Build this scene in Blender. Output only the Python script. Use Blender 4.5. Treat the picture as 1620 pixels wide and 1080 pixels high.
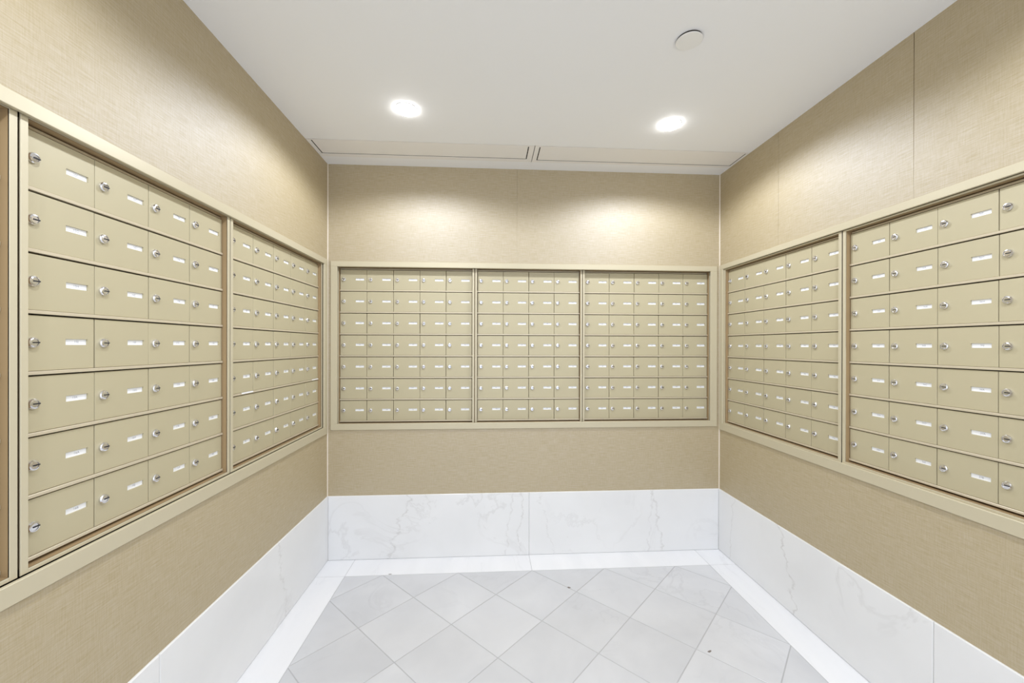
import bpy, math, random
from mathutils import Matrix, Vector
random.seed(7)
R = math.radians
for o in list(bpy.data.objects): bpy.data.objects.remove(o, do_unlink=True)
scn = bpy.context.scene
col = scn.collection

# ------------------------------------------------------------------ camera
F_PX, YAW, PP_Y, PITCH, ROLL, CAM_H = 633.69, .0593, 547.74, -.0015, .0019, 1.3024
cam_d = bpy.data.cameras.new('camera'); cam = bpy.data.objects.new('camera', cam_d); col.objects.link(cam)
cam_d.sensor_fit = 'HORIZONTAL'; cam_d.sensor_width = 36; cam_d.lens = F_PX / 1620 * 36
cam_d.shift_y = (PP_Y - 540) / 1620; cam_d.clip_start = .02
cam.matrix_world = (Matrix.Translation((0, 0, CAM_H)) @ Matrix.Rotation(-YAW, 4, 'Z') @
                    Matrix.Rotation(math.pi / 2 + PITCH, 4, 'X') @ Matrix.Rotation(ROLL, 4, 'Z'))
scn.camera = cam
# ------------------------------------------------------------------ world and exposure
w = bpy.data.worlds.new('world'); scn.world = w; w.use_nodes = True
w.node_tree.nodes['Background'].inputs[0].default_value = (.83, .885, 1, 1)
w.node_tree.nodes['Background'].inputs[1].default_value = .75    # the bright lobby the alcove opens onto
vs = scn.view_settings
vs.view_transform = 'Standard'; vs.look = 'None'; vs.gamma = 1; vs.use_curve_mapping = False
vs.exposure = 1.16
LAMP_W = 14.8            # watts of each ceiling downlight
LAMP_COL = (.85, .90, 1)

# ------------------------------------------------------------------ room dimensions (metres)
XL, XR, YB, YF, ZC = -.973, 1.484, 2.490, -1.25, 2.401
BASE_H, BASE_T = .389, .007
W, H = .162, .1345                       # mailbox door pitch
Z0L, Z0B, Z0R = .8368, .8349, .8331      # height of the lowest shelf of each bank
DL, DR, DB = -.9963, 1.5048, 2.5256      # plane of the doors on each wall

# ------------------------------------------------------------------ helpers
class MB:
    def __init__(s): s.v = []; s.f = []; s.m = []
    def box(s, x0, x1, y0, y1, z0, z1, m=0):
        n = len(s.v)
        s.v += [(x0,y0,z0),(x1,y0,z0),(x1,y1,z0),(x0,y1,z0),(x0,y0,z1),(x1,y0,z1),(x1,y1,z1),(x0,y1,z1)]
        s.f += [tuple(n+i for i in q) for q in ((0,3,2,1),(4,5,6,7),(0,1,5,4),(1,2,6,5),(2,3,7,6),(3,0,4,7))]
        s.m += [m]*6; return s
    def cbox(s, x0, x1, y0, y1, z0, z1, c=.001, m=0):
        """box whose front (-y) edges are chamfered"""
        n = len(s.v)
        s.v += [(x0,y1,z0),(x1,y1,z0),(x1,y1,z1),(x0,y1,z1),
                (x0,y0+c,z0),(x1,y0+c,z0),(x1,y0+c,z1),(x0,y0+c,z1),
                (x0+c,y0,z0+c),(x1-c,y0,z0+c),(x1-c,y0,z1-c),(x0+c,y0,z1-c)]
        s.f += [(n+3,n+2,n+1,n)] + [(n+a+i,n+a+(i+1)%4,n+a+4+(i+1)%4,n+a+4+i) for a in (0,4) for i in range(4)] + [(n+8,n+9,n+10,n+11)]
        s.m += [m]*10; return s
    def prism(s, poly, z0, z1, c=0, m=0):
        """poly counter-clockwise in x,y"""
        n = len(s.v); k = len(poly)
        cx = sum(p[0] for p in poly)/k; cy = sum(p[1] for p in poly)/k
        s.v += [(x,y,z0) for x,y in poly]
        s.v += [(x,y,z1-c) for x,y in poly]
        if c:
            ins = []
            for x,y in poly:
                d = math.hypot(x-cx,y-cy); t = 1-1.4*c/max(d,1e-6); ins.append((cx+(x-cx)*t, cy+(y-cy)*t, z1))
            s.v += ins
        L = 3 if c else 2
        for a in range(L-1):
            for i in range(k):
                j = (i+1)%k; s.f.append((n+a*k+i,n+a*k+j,n+(a+1)*k+j,n+(a+1)*k+i)); s.m.append(m)
        s.f.append(tuple(n+k-1-i for i in range(k))); s.m.append(m)
        s.f.append(tuple(n+(L-1)*k+i for i in range(k))); s.m.append(m); return s
    def lathe(s, prof, segs=24, axis='z', c=(0,0,0), m=0):
        """prof: (radius, height) pairs, from outside/back to the centre"""
        n = len(s.v); rings = []
        for r,h in prof:
            if r < 1e-9: rings.append([len(s.v)]); pts = [(0,0,h)]
            else:
                rings.append([len(s.v)+i for i in range(segs)])
                pts = [(r*math.cos(2*math.pi*i/segs), r*math.sin(2*math.pi*i/segs), h) for i in range(segs)]
            for p in pts:
                if axis == 'y': p = (p[0], p[2], p[1])
                s.v.append((p[0]+c[0],p[1]+c[1],p[2]+c[2]))
        for a,b in zip(rings, rings[1:]):
            for i in range(segs):
                j = (i+1)%segs
                if len(b) == 1 and len(a) > 1: s.f.append((a[i],a[j],b[0]))
                elif len(a) == 1: s.f.append((a[0],b[i],b[j]))
                else: s.f.append((a[i],a[j],b[j],b[i]))
                s.m.append(m)
        return s
    def mesh(s, name, mats, smooth=False):
        me = bpy.data.meshes.new(name); me.from_pydata(s.v, [], s.f)
        for mt in (mats if isinstance(mats, (list, tuple)) else [mats]): me.materials.append(mt)
        me.polygons.foreach_set('material_index', s.m)
        if smooth: me.polygons.foreach_set('use_smooth', [True]*len(s.f))
        me.validate(); me.update(); return me
def link(name, me, parent=None, loc=(0,0,0), rz=0, **tags):
    o = bpy.data.objects.new(name, me); col.objects.link(o)
    o.parent = parent; o.location = loc; o.rotation_euler = (0,0,rz)
    for k,v in tags.items(): o[k] = v
    return o
def obj(name, mb, mats, parent=None, smooth=False, **k):
    return link(name, mb.mesh(name, mats, smooth), parent, **k)
def thing(name, label, cat, loc=(0,0,0), rz=0, group=None):
    o = link(name, None, None, loc, rz, label=label, category=cat); o.empty_display_size = .05
    if group: o['group'] = group
    return o

# ------------------------------------------------------------------ materials
class NT:
    def __init__(s, name):
        s.mat = bpy.data.materials.new(name); s.mat.use_nodes = True
        s.t = s.mat.node_tree; s.b = s.t.nodes['Principled BSDF']
    def n(s, kind, **kw):
        nd = s.t.nodes.new(kind)
        for k,v in kw.items():
            if k[0] == '_': nd.inputs[int(k[1:])].default_value = v
            else: setattr(nd, k, v)
        return nd
    def l(s, a, ao, b, bi): s.t.links.new(a.outputs[ao], b.inputs[bi]); return s
    def math(s, op, a=None, b=None):
        nd = s.n('ShaderNodeMath', operation=op)
        for i,q in enumerate((a,b)):
            if q is None: continue
            if isinstance(q, (int,float)): nd.inputs[i].default_value = q
            else: s.t.links.new(q, nd.inputs[i])
        return nd.outputs[0]
    def mixc(s, fac, a, b):
        nd = s.n('ShaderNodeMix', data_type='RGBA')
        for i,q in ((0,fac),(6,a),(7,b)):
            if isinstance(q, (int,float)): nd.inputs[i].default_value = q
            elif isinstance(q, tuple): nd.inputs[i].default_value = (*q,1) if len(q)==3 else q
            else: s.t.links.new(q, nd.inputs[i])
        return nd.outputs[2]
    def ramp(s, src, p0, p1, c0=(0,0,0), c1=(1,1,1)):
        nd = s.n('ShaderNodeValToRGB'); e = nd.color_ramp.elements
        e[0].position, e[1].position = p0, p1; e[0].color = (*c0,1); e[1].color = (*c1,1)
        s.t.links.new(src, nd.inputs[0]); return nd.outputs[0]
    def noise(s, vec, scale, detail=3, rough=.5, dist=0):
        nd = s.n('ShaderNodeTexNoise'); nd.inputs['Scale'].default_value = scale
        nd.inputs['Detail'].default_value = detail; nd.inputs['Roughness'].default_value = rough
        nd.inputs['Distortion'].default_value = dist
        if vec is not None: s.t.links.new(vec, nd.inputs['Vector'])
        return nd.outputs[0]
    def coords(s, scale=(1,1,1), kind='Object', offset=None):
        tc = s.n('ShaderNodeTexCoord'); mp = s.n('ShaderNodeMapping'); mp.inputs['Scale'].default_value = scale
        s.t.links.new(tc.outputs[kind], mp.inputs['Vector'])
        if offset is not None: s.t.links.new(offset, mp.inputs['Location'])
        return mp.outputs[0]
    def set(s, **kw):
        for k,v in kw.items():
            k = k.replace('_',' ')
            s.b.inputs[k].default_value = (*v,1) if isinstance(v, tuple) and len(v)==3 else v
        return s
    def bump(s, h, strength, dist):
        nd = s.n('ShaderNodeBump'); nd.inputs['Strength'].default_value = strength; nd.inputs['Distance'].default_value = dist
        s.t.links.new(h, nd.inputs['Height']); s.t.links.new(nd.outputs[0], s.b.inputs['Normal'])
    def base(s, c): s.t.links.new(c, s.b.inputs['Base Color'])

def simple(name, c, rough=.5, metal=0., **kw):
    return NT(name).set(Base_Color=c, Roughness=rough, Metallic=metal, **kw).mat

def wallpaper():
    t = NT('metallic_grasscloth')
    hz = t.noise(t.coords((16,16,260)), 1., 4, .7)
    vt = t.noise(t.coords((260,260,22)), 1., 4, .7)
    big = t.noise(t.coords((1,1,1)), 2.2, 3)
    weave = t.math('ADD', t.math('MULTIPLY', hz, .62), t.math('MULTIPLY', vt, .38))
    c = t.mixc(t.ramp(weave, .36, .64), (.375,.278,.110), (.46,.348,.154))
    c = t.mixc(t.ramp(big, .3, .75), c, t.mixc(.15, c, (.50,.39,.20)))
    t.base(c); t.set(Metallic=.0, Roughness=.7, Specular_IOR_Level=.3)
    # silvery threads woven through the tan cloth
    g = t.n('ShaderNodeBsdfPrincipled'); g.inputs['Base Color'].default_value = (.78,.83,.91,1)
    g.inputs['Metallic'].default_value = 1; g.inputs['Roughness'].default_value = .68
    mx = t.n('ShaderNodeMixShader')
    fac = t.math('ADD', t.math('MULTIPLY', t.ramp(weave, .36, .64), .14), .14); t.t.links.new(fac, mx.inputs[0])
    t.l(t.b, 0, mx, 1); t.l(g, 0, mx, 2); t.l(mx, 0, t.t.nodes['Material Output'], 0)
    t.bump(weave, .30, .0009)
    t.t.links.new(t.b.inputs['Normal'].links[0].from_socket, g.inputs['Normal'])
    return t.mat
def metal_paint(name, c, rough=.38, metal=.25, var=.05):
    t = NT(name)
    oi = t.n('ShaderNodeObjectInfo')
    nz = t.noise(t.coords((3,3,3)), 3, 2)
    k = t.math('ADD', t.math('MULTIPLY', oi.outputs['Random'], var), t.math('MULTIPLY', nz, var))
    d = tuple(x*(1-1.0*var) for x in c); b = tuple(min(1,x*(1+1.0*var)) for x in c)
    t.base(t.mixc(t.math('DIVIDE', k, 2*var), d, b))
    t.set(Metallic=metal, Roughness=rough)
    fine = t.noise(t.coords((600,600,600)), 1, 1); t.bump(fine, .04, .0005)
    return t.mat
def marble(name, c0, c1, vein, amount, rough, scale=2.6, stretch=(1,1,1), veins=(), tint=.06):
    """veins: (x0, slope, wobble, width, strength) lines x = x0 + slope*z drawn with noise wobble"""
    t = NT(name)
    oi = t.n('ShaderNodeObjectInfo')
    off = t.n('ShaderNodeCombineXYZ')
    t.t.links.new(t.math('MULTIPLY', oi.outputs['Random'], 37.), off.inputs[0])
    t.t.links.new(t.math('MULTIPLY', oi.outputs['Random'], 91.), off.inputs[1])
    vec = t.coords(stretch, offset=off.outputs[0])
    cloud = t.noise(vec, scale, 4, .55, .4)
    c = t.mixc(t.ramp(cloud, .3, .7), c0, c1)
    n1 = t.noise(vec, scale*.9, 5, .6, 1.1)
    ln = t.math('ABSOLUTE', t.math('SUBTRACT', n1, .5))
    mask = t.ramp(t.noise(vec, scale*.7, 2), .48, .68)
    v = t.math('MULTIPLY', t.ramp(ln, 0, .022, (1,1,1), (0,0,0)), mask)
    c = t.mixc(t.math('MULTIPLY', v, amount), c, vein)
    if veins:
        raw = t.coords((1,1,1)); sep = t.n('ShaderNodeSeparateXYZ'); t.t.links.new(raw, sep.inputs[0])
        X, Z = sep.outputs[0], sep.outputs[2]
        for i,(x0,sl,wob,wd,st) in enumerate(veins):
            zc = t.n('ShaderNodeCombineXYZ'); zc.inputs[0].default_value = 3.7*i+.3
            t.t.links.new(Z, zc.inputs[2]); t.t.links.new(t.math('MULTIPLY', X, .35), zc.inputs[1])
            wn = t.noise(zc.outputs[0], 11, 5, .62)
            line = t.math('ADD', t.math('MULTIPLY', Z, sl), x0)
            line = t.math('ADD', line, t.math('MULTIPLY', t.math('SUBTRACT', wn, .5), wob))
            d = t.math('ABSOLUTE', t.math('SUBTRACT', X, line))
            br = t.ramp(t.noise(zc.outputs[0], 30, 2), .3, .6)
            vv = t.math('MULTIPLY', t.ramp(d, 0, wd, (1,1,1), (0,0,0)), br)
            c = t.mixc(t.math('MULTIPLY', vv, st), c, vein)
    tone = t.math('SUBTRACT', 1.0, t.math('MULTIPLY', oi.outputs['Random'], tint))
    mul = t.n('ShaderNodeMix', data_type='RGBA', blend_type='MULTIPLY'); mul.inputs[0].default_value = 1
    t.t.links.new(c, mul.inputs[6]); t.t.links.new(tone, mul.inputs[7])
    t.base(mul.outputs[2]); t.set(Roughness=rough)
    return t.mat
def emitter(name, c, s):
    t = NT(name); t.set(Base_Color=(.9,.9,.9), Emission_Color=c, Emission_Strength=s); return t.mat

M_WALL = wallpaper()
M_BACKING = simple('plaster_backing', (.20,.15,.10), .9)
M_CEIL = NT('ceiling_paint'); M_CEIL.set(Base_Color=(.895,.905,.925), Roughness=.75)
M_CEIL.bump(M_CEIL.noise(M_CEIL.coords(), 180, 2), .03, .001); M_CEIL = M_CEIL.mat
M_PANEL = simple('access_panel_paint', (.87,.855,.835), .6)
M_DARK = simple('painted_gap_shade', (.03,.022,.015), .9)  # near-black colour standing in for shade inside narrow gaps
M_DOOR = metal_paint('gold_door_enamel', (.49,.435,.285), .44, .08, .02)
M_FRAME = metal_paint('gold_anodised_frame', (.57,.51,.36), .42, .14, .02)
M_LIP = metal_paint('gold_shelf_lip', (.62,.545,.40), .32, .25, .02)
M_CASE = simple('shade_brown_case', (.36,.25,.13), .45)  # case browned to paint in the shade of door seams and reveals
M_CHROME = simple('lock_chrome', (.80,.80,.83), .16, 1.0)
M_SLOT = simple('key_slot', (.015,.015,.018), .6)
M_CARD = simple('white_name_card', (.90,.91,.93), .45)
M_INK = simple('grey_print', (.36,.37,.42), .7)
M_BEAD = simple('corner_bead_cream', (.80,.72,.60), .5)
M_TILE = marble('floor_marble', (.61,.616,.635), (.71,.715,.73), (.52,.52,.54), .35, .20, 2.4, (1,1,1))
M_BORDER = marble('border_marble', (.84,.845,.86), (.90,.90,.91), (.66,.66,.68), .35, .22, 5, (1,.25,1), tint=.02)
M_GROUT = simple('grey_grout', (.47,.47,.475), .8)
M_SLAB = {}
def slab_mat(name, veins):
    return marble(name, (.79,.79,.785), (.85,.85,.845), (.52,.50,.48), .28, .13, 2.2, (1,1,1), veins, .02)
M_CHIP = simple('dark_chip', (.22,.19,.17), .9)
M_RING = simple('downlight_ring', (.86,.86,.85), .45)
M_LENS = emitter('downlight_lens', (1,.99,.97), 12.)
M_PAPER = simple('white_paper_strip', (.92,.92,.92), .5)

# ------------------------------------------------------------------ floor
def clip(poly, x0, x1, y0, y1):
    for ax, lim, sg in ((0,x0,1),(0,x1,-1),(1,y0,1),(1,y1,-1)):
        out = []
        for i in range(len(poly)):
            a, b = poly[i-1], poly[i]
            da, db = sg*(a[ax]-lim), sg*(b[ax]-lim)
            if (da >= -1e-9) != (db >= -1e-9):
                t = da/(da-db); out.append((a[0]+t*(b[0]-a[0]), a[1]+t*(b[1]-a[1])))
            if db >= -1e-9: out.append(b)
        poly = out
        if len(poly) < 3: return []
    return poly
floor = obj('floor', MB().box(XL-.15, XR+.15, YF-.15, YB+.15, -.12, -.0010), M_GROUT, kind='structure')
CXF, HD, BX0, BX1, BY = .256, .2131, -.806, 1.319, 2.310     # tile lattice: centre, half diagonal, border edges
G = .0019                                                     # half the joint width
full = MB().prism([(HD-1.42*G,0),(0,HD-1.42*G),(-HD+1.42*G,0),(0,-HD+1.42*G)], -.0016, 0, .0005).mesh('tile', M_TILE)
for i in range(-6, 7):
    for j in range(-1, 20):
        if (i+j) % 2 == 0: continue
        cx, cy = CXF+i*HD, BY-j*HD
        if cy < YF-HD: continue
        d = HD-1.42*G
        dia = [(cx+d,cy),(cx,cy+d),(cx-d,cy),(cx,cy-d)]
        p = clip(dia, BX0+G, BX1-G, YF, BY-G)
        if not p: continue
        area = abs(sum(p[k-1][0]*p[k][1]-p[k][0]*p[k-1][1] for k in range(len(p))))/2
        if area > 2*d*d*.999: link('tile', full, floor, (cx,cy,0))
        elif area > .0004:
            obj('tile', MB().prism([(x-cx,y-cy) for x,y in p], -.0016, 0, .0005), M_TILE, floor, loc=(cx,cy,0))
def strip(x0, x1, y0, y1):
    cx, cy = (x0+x1)/2, (y0+y1)/2; a, b = (x1-x0)/2-G*.6, (y1-y0)/2-G*.6
    obj('border_strip', MB().prism([(a,-b),(a,b),(-a,b),(-a,-b)], -.0016, .0, .0004), M_BORDER, floor, loc=(cx,cy,0))
for x0, x1 in ((XL, BX0), (BX1, XR)):
    strip(x0, x1, BY, YB)
    y = BY
    while y > YF+.01:
        strip(x0, x1, max(YF, y-1.24), y); y -= 1.24
strip(BX0, CXF, BY, YB); strip(CXF, BX1, BY, YB)
def chip(x, y, a, b, rz):
    pts = [(a*math.cos(t)*random.uniform(.6,1.1), b*math.sin(t)*random.uniform(.6,1.1)) for t in [k*math.pi/4 for k in range(8)]]
    obj('chip', MB().prism(pts, -.001, .0003), M_CHIP, floor, loc=(x,y,0), rz=rz)
chip(.437, 2.137, .014, .007, -.5); chip(.945, 1.655, .013, .006, .4); chip(-.556, 2.318, .012, .004, 0)

# ------------------------------------------------------------------ walls (each with the opening its mailboxes sit in)
# wall-local axes: x along the wall to the viewer's right, y into the wall, z up
def to_wall(side):
    if side == 'left':  return (XL, 0, 0), math.pi/2          # local x -> +Y
    if side == 'right': return (XR, 0, 0), -math.pi/2         # local x -> -Y
    return (0, YB, 0), 0
# extents of the door grid on every wall, in wall-local x
L3_0, L3_1 = .8767-5*W, .8767
L2_0 = 1.0766-W; L2_1 = L2_0+4*W
L1_0 = 1.7625-W; L1_1 = L1_0+5*W
B1_0, B2_0, B3_0 = -.9110, -.0680, .6115
R1_0 = -(1.7824+4*W); R1_1 = R1_0+5*W
R2_0 = -(1.0959+3*W); R2_1 = R2_0+4*W
BANK = {  # trim: outer x0,x1,z0,z1 / inner x0,x1,z0,z1
 'left':  ((L3_0-.065, 2.474, .772, 1.819), (L3_0-.020, 2.4285, .816, 1.786)),
 'back':  ((-.952, 1.463, .789, 1.813), (-.9135, 1.4205, .826, 1.781)),
 'right': ((-2.481, R2_1+.065, .771, 1.817), (-2.446, R2_1+.020, .815, 1.788)),
}
WALL_X = {'left': (YF, YB), 'back': (XL, XR), 'right': (-YB, -YF)}
SEAMS = {'left': [], 'back': [(.178, .0012)], 'right': [(-1.97, .0018), (-1.316, .0030)]}
PT = .003    # wallpaper thickness
walls = {}
for side in ('left', 'back', 'right'):
    loc, rz = to_wall(side); x0, x1 = WALL_X[side]; (ox0,ox1,oz0,oz1), _ = BANK[side]
    ex = .15 if side == 'back' else 0
    hx0, hx1, hz0, hz1 = ox0+.012, ox1-.012, oz0+.012, oz1-.012      # opening, hidden under the trim
    b = MB()
    b.box(x0-ex, x1+ex, PT, .15, 0, hz0); b.box(x0-ex, x1+ex, PT, .15, hz1, ZC+.06)
    b.box(x0-ex, hx0, PT, .15, hz0, hz1); b.box(hx1, x1+ex, PT, .15, hz0, hz1)
    b.box(hx0, hx1, .145, .15, hz0, hz1)
    wl = obj('wall_'+side, b, M_BACKING, loc=loc, rz=rz, kind='structure'); walls[side] = wl
    e = 0.0 if side == 'back' else 0
    # sheets over, under and beside the bank
    edges = [x0] + [s for s,_ in SEAMS[side]] + [x1]; gaps = [0] + [g for _,g in SEAMS[side]] + [0]
    for i in range(len(edges)-1):
        a, c = edges[i], edges[i+1]; ga, gc = gaps[i]/2, gaps[i+1]/2
        m = MB(); n = 0
        zt, zb = ZC, hz1
        # seams gape at the top and close towards the mailboxes
        m.v = [(a+ga*.15,0,zb),(c-gc*.15,0,zb),(c-gc,0,zt),(a+ga,0,zt),(a+ga*.15,PT,zb),(c-gc*.15,PT,zb),(c-gc,PT,zt),(a+ga,PT,zt)]
        m.f = [(0,1,2,3),(4,7,6,5),(0,4,5,1),(1,5,6,2),(2,6,7,3),(3,7,4,0)]; m.m = [0]*6
        obj('wallpaper_sheet', m, M_WALL, wl)
    obj('wallpaper_sheet', MB().box(x0, x1, 0, PT, .3, hz0), M_WALL, wl)
    obj('wallpaper_sheet', MB().box(x0, hx0, 0, PT, hz0, hz1), M_WALL, wl)
    obj('wallpaper_sheet', MB().box(hx1, x1, 0, PT, hz0, hz1), M_WALL, wl)

# marble base
def slab(parent, x0, x1, mat):
    m = MB().cbox(x0+.0007-(x0+x1)/2, x1-.0007-(x0+x1)/2, -BASE_T, .004, 0.0008, BASE_H, .0022)
    return obj('slab', m, mat, parent, loc=((x0+x1)/2, 0, 0))
S_B1 = slab_mat('slab_marble_back_left', [(-.245,.33,.24,.010,.55),(.545,.06,.12,.007,.45),(.47,.10,.10,.006,.35)])
S_B2 = slab_mat('slab_marble_back_right', [(.225,-.15,.20,.009,.5),(-.46,-.2,.18,.006,.3),(.14,.10,.12,.006,.35)])
S_R = slab_mat('slab_marble_right', [(.02,-.25,.22,.010,.55),(-.50,.1,.12,.006,.35)])
S_L = slab_mat('slab_marble_left', [(.10,-.12,.20,.010,.35)])
S_P = slab_mat('slab_marble_plain', [])
for side, cuts, mats in (('left', [YF,-.007,1.241,YB], [S_P,S_P,S_L]), ('back', [XL+BASE_T,CXF,XR-BASE_T], [S_B1,S_B2]),
                         ('right', [-YB,-1.244,.004,-YF], [S_R,S_P,S_P])):
    loc, rz = to_wall(side); x0, x1 = WALL_X[side]
    bb = obj('baseboard_'+side, MB().box(x0+.001, x1-.001, -.004, .001, 0, BASE_H-.004), M_GROUT, loc=loc, rz=rz, kind='structure')
    for i in range(len(cuts)-1):
        s = slab(bb, cuts[i], cuts[i+1], mats[i])
        if side == 'back' and i == 0:
            mx = .197-(cuts[0]+cuts[1])/2
            mk = MB().box(mx-.0018, mx+.0018, -BASE_T-.0004, -BASE_T+.0005, .078, .112); mk.box(mx-.005, mx+.006, -BASE_T-.0004, -BASE_T+.0005, .098, .101)
            obj('scuff_mark', mk, M_PAPER, s)
# corner beads
for i, (x, sg) in enumerate(((XL, 1), (XR, -1))):
    m = MB().lathe([(.0035,.0),(.0035,ZC-BASE_H-.001)], 10); 
    obj('trim_%d' % (i+1), m, M_BEAD, smooth=True, loc=(x+sg*.002, YB-.002, BASE_H), kind='structure')

# ------------------------------------------------------------------ ceiling and access panels
PY0, PY1 = 2.191, 2.387
c = MB().box(XL-.15, XR+.15, YF-.15, PY0, ZC, ZC+.06)
c.box(XL-.15, XR+.15, PY1, YB+.15, ZC, ZC+.06)
c.box(XL-.15, XR+.15, PY0, PY1, ZC+.05, ZC+.06)
ceiling = obj('ceiling', c, M_CEIL, kind='structure')
def access(x0, x1, ix0, ix1, iy0, iy1, label):
    y0, y1 = PY0+.0020, PY1-.0006; zb = ZC-.0008
    t = thing('ceiling_access_panel', label, 'access panel', ((x0+x1)/2,(y0+y1)/2,ZC), group='access panels in the ceiling strip')
    cx, cy = (x0+x1)/2, (y0+y1)/2
    g = .0060
    f = MB()
    for a in ((x0,ix0-g,y0,y1),(ix1+g,x1,y0,y1),(ix0-g,ix1+g,y0,iy0-.0005),(ix0-g,ix1+g,iy1+g,y1)):
        f.box(a[0]-cx,a[1]-cx,a[2]-cy,a[3]-cy,zb-ZC,.001)
    obj('frame', f, M_PANEL, t)
    obj('panel', MB().box(ix0-cx,ix1-cx,iy0-cy,iy1-cy,-.0002,.001), M_PANEL, t)
    obj('gap_shade_sheet', MB().box(x0-cx+.004,x1-cx-.004,y0-cy+.004,y1-cy-.004,.004,.006), M_DARK, t)  # dark sheet added behind the panel gaps as their painted shade
access(XL+.001, CXF-.0022, -.944, .218, 2.203, 2.345, 'long flush ceiling panel in the left half of the ceiling strip')
access(CXF+.0012, XR-.001, .288, 1.463, 2.205, 2.356, 'long flush ceiling panel in the right half of the ceiling strip')

# ------------------------------------------------------------------ downlights and sprinkler cover
def downlight(x, y, label, group, r=.048):
    t = thing('downlight', label, 'ceiling light', (x,y,ZC), group=group)
    obj('trim_ring', MB().lathe([(r+.0025,0),(r+.0025,-.0016),(r+.001,-.0026),(r-.001,-.0026),(r-.002,.0)], 40), M_RING, t, True)
    obj('lens', MB().lathe([(r-.0015,.001),(r-.002,-.004),(r*.9,-.010),(r*.72,-.0135),(r*.45,-.0155),(0,-.0165)], 40), M_LENS, t, True)
    d = bpy.data.lights.new('downlight_lamp', 'SPOT'); d.spot_size = R(161); d.spot_blend = .35
    d.shadow_soft_size = .03; d.energy = LAMP_W; d.color = LAMP_COL
    lo = bpy.data.objects.new('downlight_lamp', d); col.objects.link(lo); lo.parent = t; lo.location = (0,0,-.03)
downlight(-.383, 1.888, 'round ceiling light nearer the left wall', 'ceiling downlights in view')
downlight(.900, 1.936, 'round ceiling light nearer the right wall', 'ceiling downlights in view')
for x in (-.383, .900):
    for y in (.55, -.75):
        downlight(x, y, 'round ceiling light out of view %s the viewpoint along the %s wall' % ('above' if y > 0 else 'behind', 'left' if x < 0 else 'right'),
                  'ceiling downlights out of view')
t = thing('sprinkler_cover', 'flat round white cover plate hung just below the ceiling', 'sprinkler cover', (.716,1.396,ZC))
obj('plate', MB().lathe([(0,-.0055),(.0440,-.0055),(.0450,-.0062),(.0450,-.0078),(.0435,-.0088),(0,-.0092)], 48), M_RING, t)
obj('shade_collar', MB().lathe([(.0428,0),(.0428,-.0055),(0,-.0055)], 32), M_DARK, t)  # collar widened and blackened to paint the shadow gap above the plate

# ------------------------------------------------------------------ mailboxes
LETTERS = 'ABCDEFGHJK'
def apt(i): return '%d%s' % (i//10, LETTERS[i%10])
LIP = .0078                       # height of a shelf's front lip
GAP = .0011
D_X0, D_X1, D_Z0, D_Z1 = GAP, W-GAP, LIP/2+.0007, H-LIP/2-.0034
C_X0, C_X1, C_Z0, C_Z1 = .573*W, .573*W+.0525, .5*H-.0052, .5*H+.0088   # window for the name card
def door_mesh():
    m = MB(); y0, yb = 0., .011; ch = .0007
    xs = [D_X0+ch, C_X0, C_X1, D_X1-ch]; zs = [D_Z0+ch, C_Z0, C_Z1, D_Z1-ch]
    m.v = [(x,y0,z) for z in zs for x in xs]
    for r in range(3):
        for q in range(3):
            if r == 1 and q == 1: continue
            a = r*4+q; m.f.append((a,a+1,a+5,a+4))
    # outer chamfer and sides; shared corner loop
    o1 = len(m.v); m.v += [(D_X0,ch,D_Z0),(D_X1,ch,D_Z0),(D_X1,ch,D_Z1),(D_X0,ch,D_Z1)]
    o2 = len(m.v); m.v += [(D_X0,yb,D_Z0),(D_X1,yb,D_Z0),(D_X1,yb,D_Z1),(D_X0,yb,D_Z1)]
    m.f += [(o1,o1+1,3,2,1,0),(o1+1,o1+2,15,11,7,3),(o1+2,o1+3,12,13,14,15),(o1+3,o1,0,4,8,12)]
    for i in range(4):
        j = (i+1)%4; m.f.append((o2+i,o2+j,o1+j,o1+i))
    # window reveal
    h = len(m.v); d = .0046; m.v += [(C_X0,d,C_Z0),(C_X1,d,C_Z0),(C_X1,d,C_Z1),(C_X0,d,C_Z1)]
    ring = [5,6,10,9]
    for i in range(4):
        j = (i+1)%4; m.f.append((ring[i],ring[j],h+j,h+i))
    m.m = [0]*len(m.f)
    return m.mesh('door', M_DOOR)
ME_DOOR = door_mesh()
lk = MB().lathe([(.0120,.001),(.0120,-.0042),(.0106,-.0066),(.0078,-.0074),(.0074,-.0064),(0,-.0066)], 18, 'y')
lk.box(-.0030, .0098, -.0079, -.0060, -.0013, .0013, 1)
ME_LOCK = lk.mesh('lock', [M_CHROME, M_SLOT])
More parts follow.
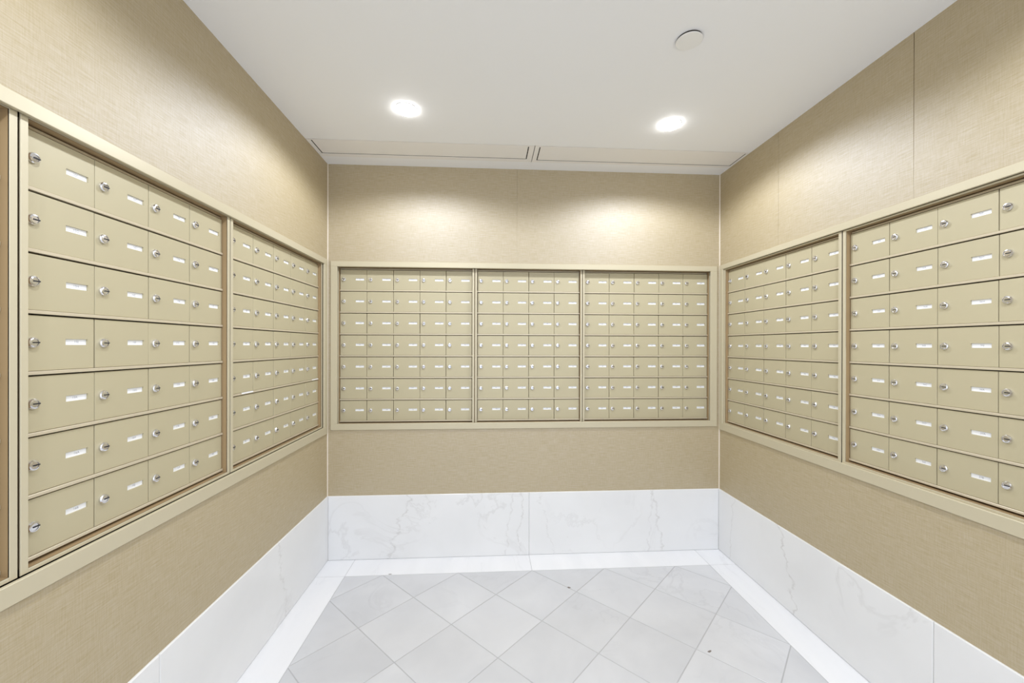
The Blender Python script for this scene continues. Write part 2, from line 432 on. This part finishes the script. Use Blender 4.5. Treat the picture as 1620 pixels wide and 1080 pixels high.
# printed flat numbers
def text_meshes(bodies):
    tmp = {}
    for b in bodies:
        cu = bpy.data.curves.new('print', 'FONT'); cu.body = b; cu.size = .0082; cu.resolution_u = 2
        cu.align_x = 'CENTER'; cu.align_y = 'CENTER'
        o = bpy.data.objects.new('print', cu); col.objects.link(o); tmp[b] = o
    dg = bpy.context.evaluated_depsgraph_get(); out = {}
    for b, o in tmp.items():
        me = bpy.data.meshes.new_from_object(o.evaluated_get(dg))
        out[b] = ([tuple(v.co) for v in me.vertices], [tuple(p.vertices) for p in me.polygons]); bpy.data.meshes.remove(me)
    for o in tmp.values():
        cu = o.data; bpy.data.objects.remove(o, do_unlink=True); bpy.data.curves.remove(cu)
    return out
TXT = text_meshes([apt(i) for i in range(120, 120+35+28+35+98+35+28)])
def card_mesh(body):
    cx, cz = (C_X0+C_X1)/2+random.uniform(-.003,.003), (C_Z0+C_Z1)/2+random.uniform(-.0008,.0008)
    yc, yt = .0040, .00385
    v = [(C_X0-.0005,yc,C_Z0-.0005),(C_X1+.0005,yc,C_Z0-.0005),(C_X1+.0005,yc,C_Z1+.0005),(C_X0-.0005,yc,C_Z1+.0005)]
    v += [(x,.0046,z) for x,_,z in v]
    f = [(0,1,2,3),(7,6,5,4),(1,0,4,5),(2,1,5,6),(3,2,6,7),(0,3,7,4)]; mi = [0]*6
    n = len(v); tv, tf = TXT[body]
    v += [(cx+a, yt, cz+b) for a,b,_ in tv]; f += [tuple(n+i for i in q) for q in tf]; mi += [1]*len(tf)
    me = bpy.data.meshes.new('name_card'); me.from_pydata(v, [], f)
    me.materials.append(M_CARD); me.materials.append(M_INK); me.polygons.foreach_set('material_index', mi); me.update()
    return me
FL = .0165; FY = -.0190            # module flange width and how far it stands before the doors
def unit(side, x0, z0, ncol, first, label, fl=FL, filler=0):
    loc, rz = to_wall(side)
    dep = {'left': -DL+XL, 'right': DR-XR, 'back': DB-YB}[side]
    wl = Matrix.Translation(loc) @ Matrix.Rotation(rz, 4, 'Z') @ Vector((x0, dep, z0))
    t = thing('mailbox_unit', label, 'mailboxes', tuple(wl), rz, 'wall mailbox units')
    wd, ht = ncol*W, 7*H; ia, iz0, iz1 = .0018, -.0105, ht+.0062
    oz0, oz1 = iz0-.009, iz1+.006
    hb = MB()                                                   # sheet metal case
    hb.box(-fl, wd+fl, .098, .10, oz0, oz1)
    hb.box(-ia-.0015, -ia, FY+.001, .098, iz0, iz1); hb.box(wd+ia, wd+ia+.0015, FY+.001, .098, iz0, iz1)
    hb.box(-ia-.0015, wd+ia+.0015, FY+.001, .098, iz1, iz1+.0015); hb.box(-ia-.0015, wd+ia+.0015, FY+.001, .098, iz0-.0015, iz0)
    if filler: hb.box(wd+fl, wd+fl+filler, FY+.009, FY+.012, oz0, oz1)
    obj('case', hb, M_CASE, t)
    fm = MB()                                                   # face flange
    fm.cbox(-fl, -ia, FY, FY+.003, oz0, oz1, .0008); fm.cbox(wd+ia, wd+fl, FY, FY+.003, oz0, oz1, .0008)
    fm.cbox(-ia, wd+ia, FY, FY+.003, iz1, oz1, .0008); fm.cbox(-ia, wd+ia, FY, FY+.003, oz0, iz0, .0008)
    obj('flange', fm, M_FRAME, t)
    sh = MB().cbox(-.001, wd+.001, -.0035, .06, -LIP/2, LIP/2, .0008).mesh('shelf', M_LIP)
    for k in range(7): link('shelf', sh, t, (0,0,k*H))
    obj('header', MB().cbox(-.001, wd+.001, .0060, .06, -.0040, .0034, .0008), M_LIP, t, loc=(0,0,ht))
    # upright dividers just behind the door joints
    for c_ in range(ncol):
        for r_ in range(7):
            zc = (6-r_)*H
            dr = link('door', ME_DOOR, t, (c_*W+random.uniform(-.0006,.0006), random.uniform(-.0004,.0006), zc))
            link('lock', ME_LOCK, dr, (.0222, 0, .5*H))
            link('name_card', card_mesh(apt(first+c_*7+r_)), dr)
    return t
def surround(side, label):
    loc, rz = to_wall(side); (a,b,c_,d),(e,f,g,h) = BANK[side]
    t = thing('mailbox_surround', label, 'mailbox trim', (Matrix.Translation(loc) @ Matrix.Rotation(rz,4,'Z') @ Vector((0,0,c_))), rz, 'flat trim frames around the mailbox banks')
    y0, y1 = -.0080, .001
    for nm, q in (('bottom_rail',(a,b,c_,g)),('top_rail',(a,b,h,d)),('side_rail',(a,e,g,h)),('side_rail',(f,b,g,h))):
        obj(nm, MB().cbox(q[0],q[1],y0,y1,q[2]-c_,q[3]-c_,.0012), M_FRAME, t)
surround('left', 'flat gold trim frame around the mailboxes on the left wall')
surround('back', 'flat gold trim frame around the mailboxes on the back wall')
surround('right', 'flat gold trim frame around the mailboxes on the right wall')
unit('left', L3_0, Z0L, 5, 120, 'gold mailbox unit cut off by the left edge of the photo', filler=.0049)
unit('left', L2_0, Z0L, 4, 155, 'four-column gold mailbox unit on the left wall with large near doors', filler=.0049)
u1 = unit('left', L1_0, Z0L, 5, 183, 'five-column gold mailbox unit on the left wall next to the corner')
unit('back', B1_0, Z0B, 5, 218, 'five-column gold mailbox unit at the left of the back wall', .0138, .0054)
unit('back', B2_0, Z0B, 4, 253, 'four-column gold mailbox unit in the middle of the back wall', .0138, .0039)
unit('back', B3_0, Z0B, 5, 281, 'five-column gold mailbox unit at the right of the back wall', .0138)
unit('right', R1_0, Z0R, 5, 316, 'five-column gold mailbox unit on the right wall next to the corner', filler=.0055)
unit('right', R2_0, Z0R, 4, 351, 'gold mailbox unit on the right wall cut off by the photo edge')
# two strips of white paper tucked on the second shelf of the unit by the corner
ps = MB().box(0, .078, -.0043, -.0033, -.001, .0048).mesh('paper_strip', M_PAPER)
link('paper_strip', ps, u1, (.078, 0, 2*H)); link('paper_strip', ps, u1, (4*W+.075, 0, 2*H))
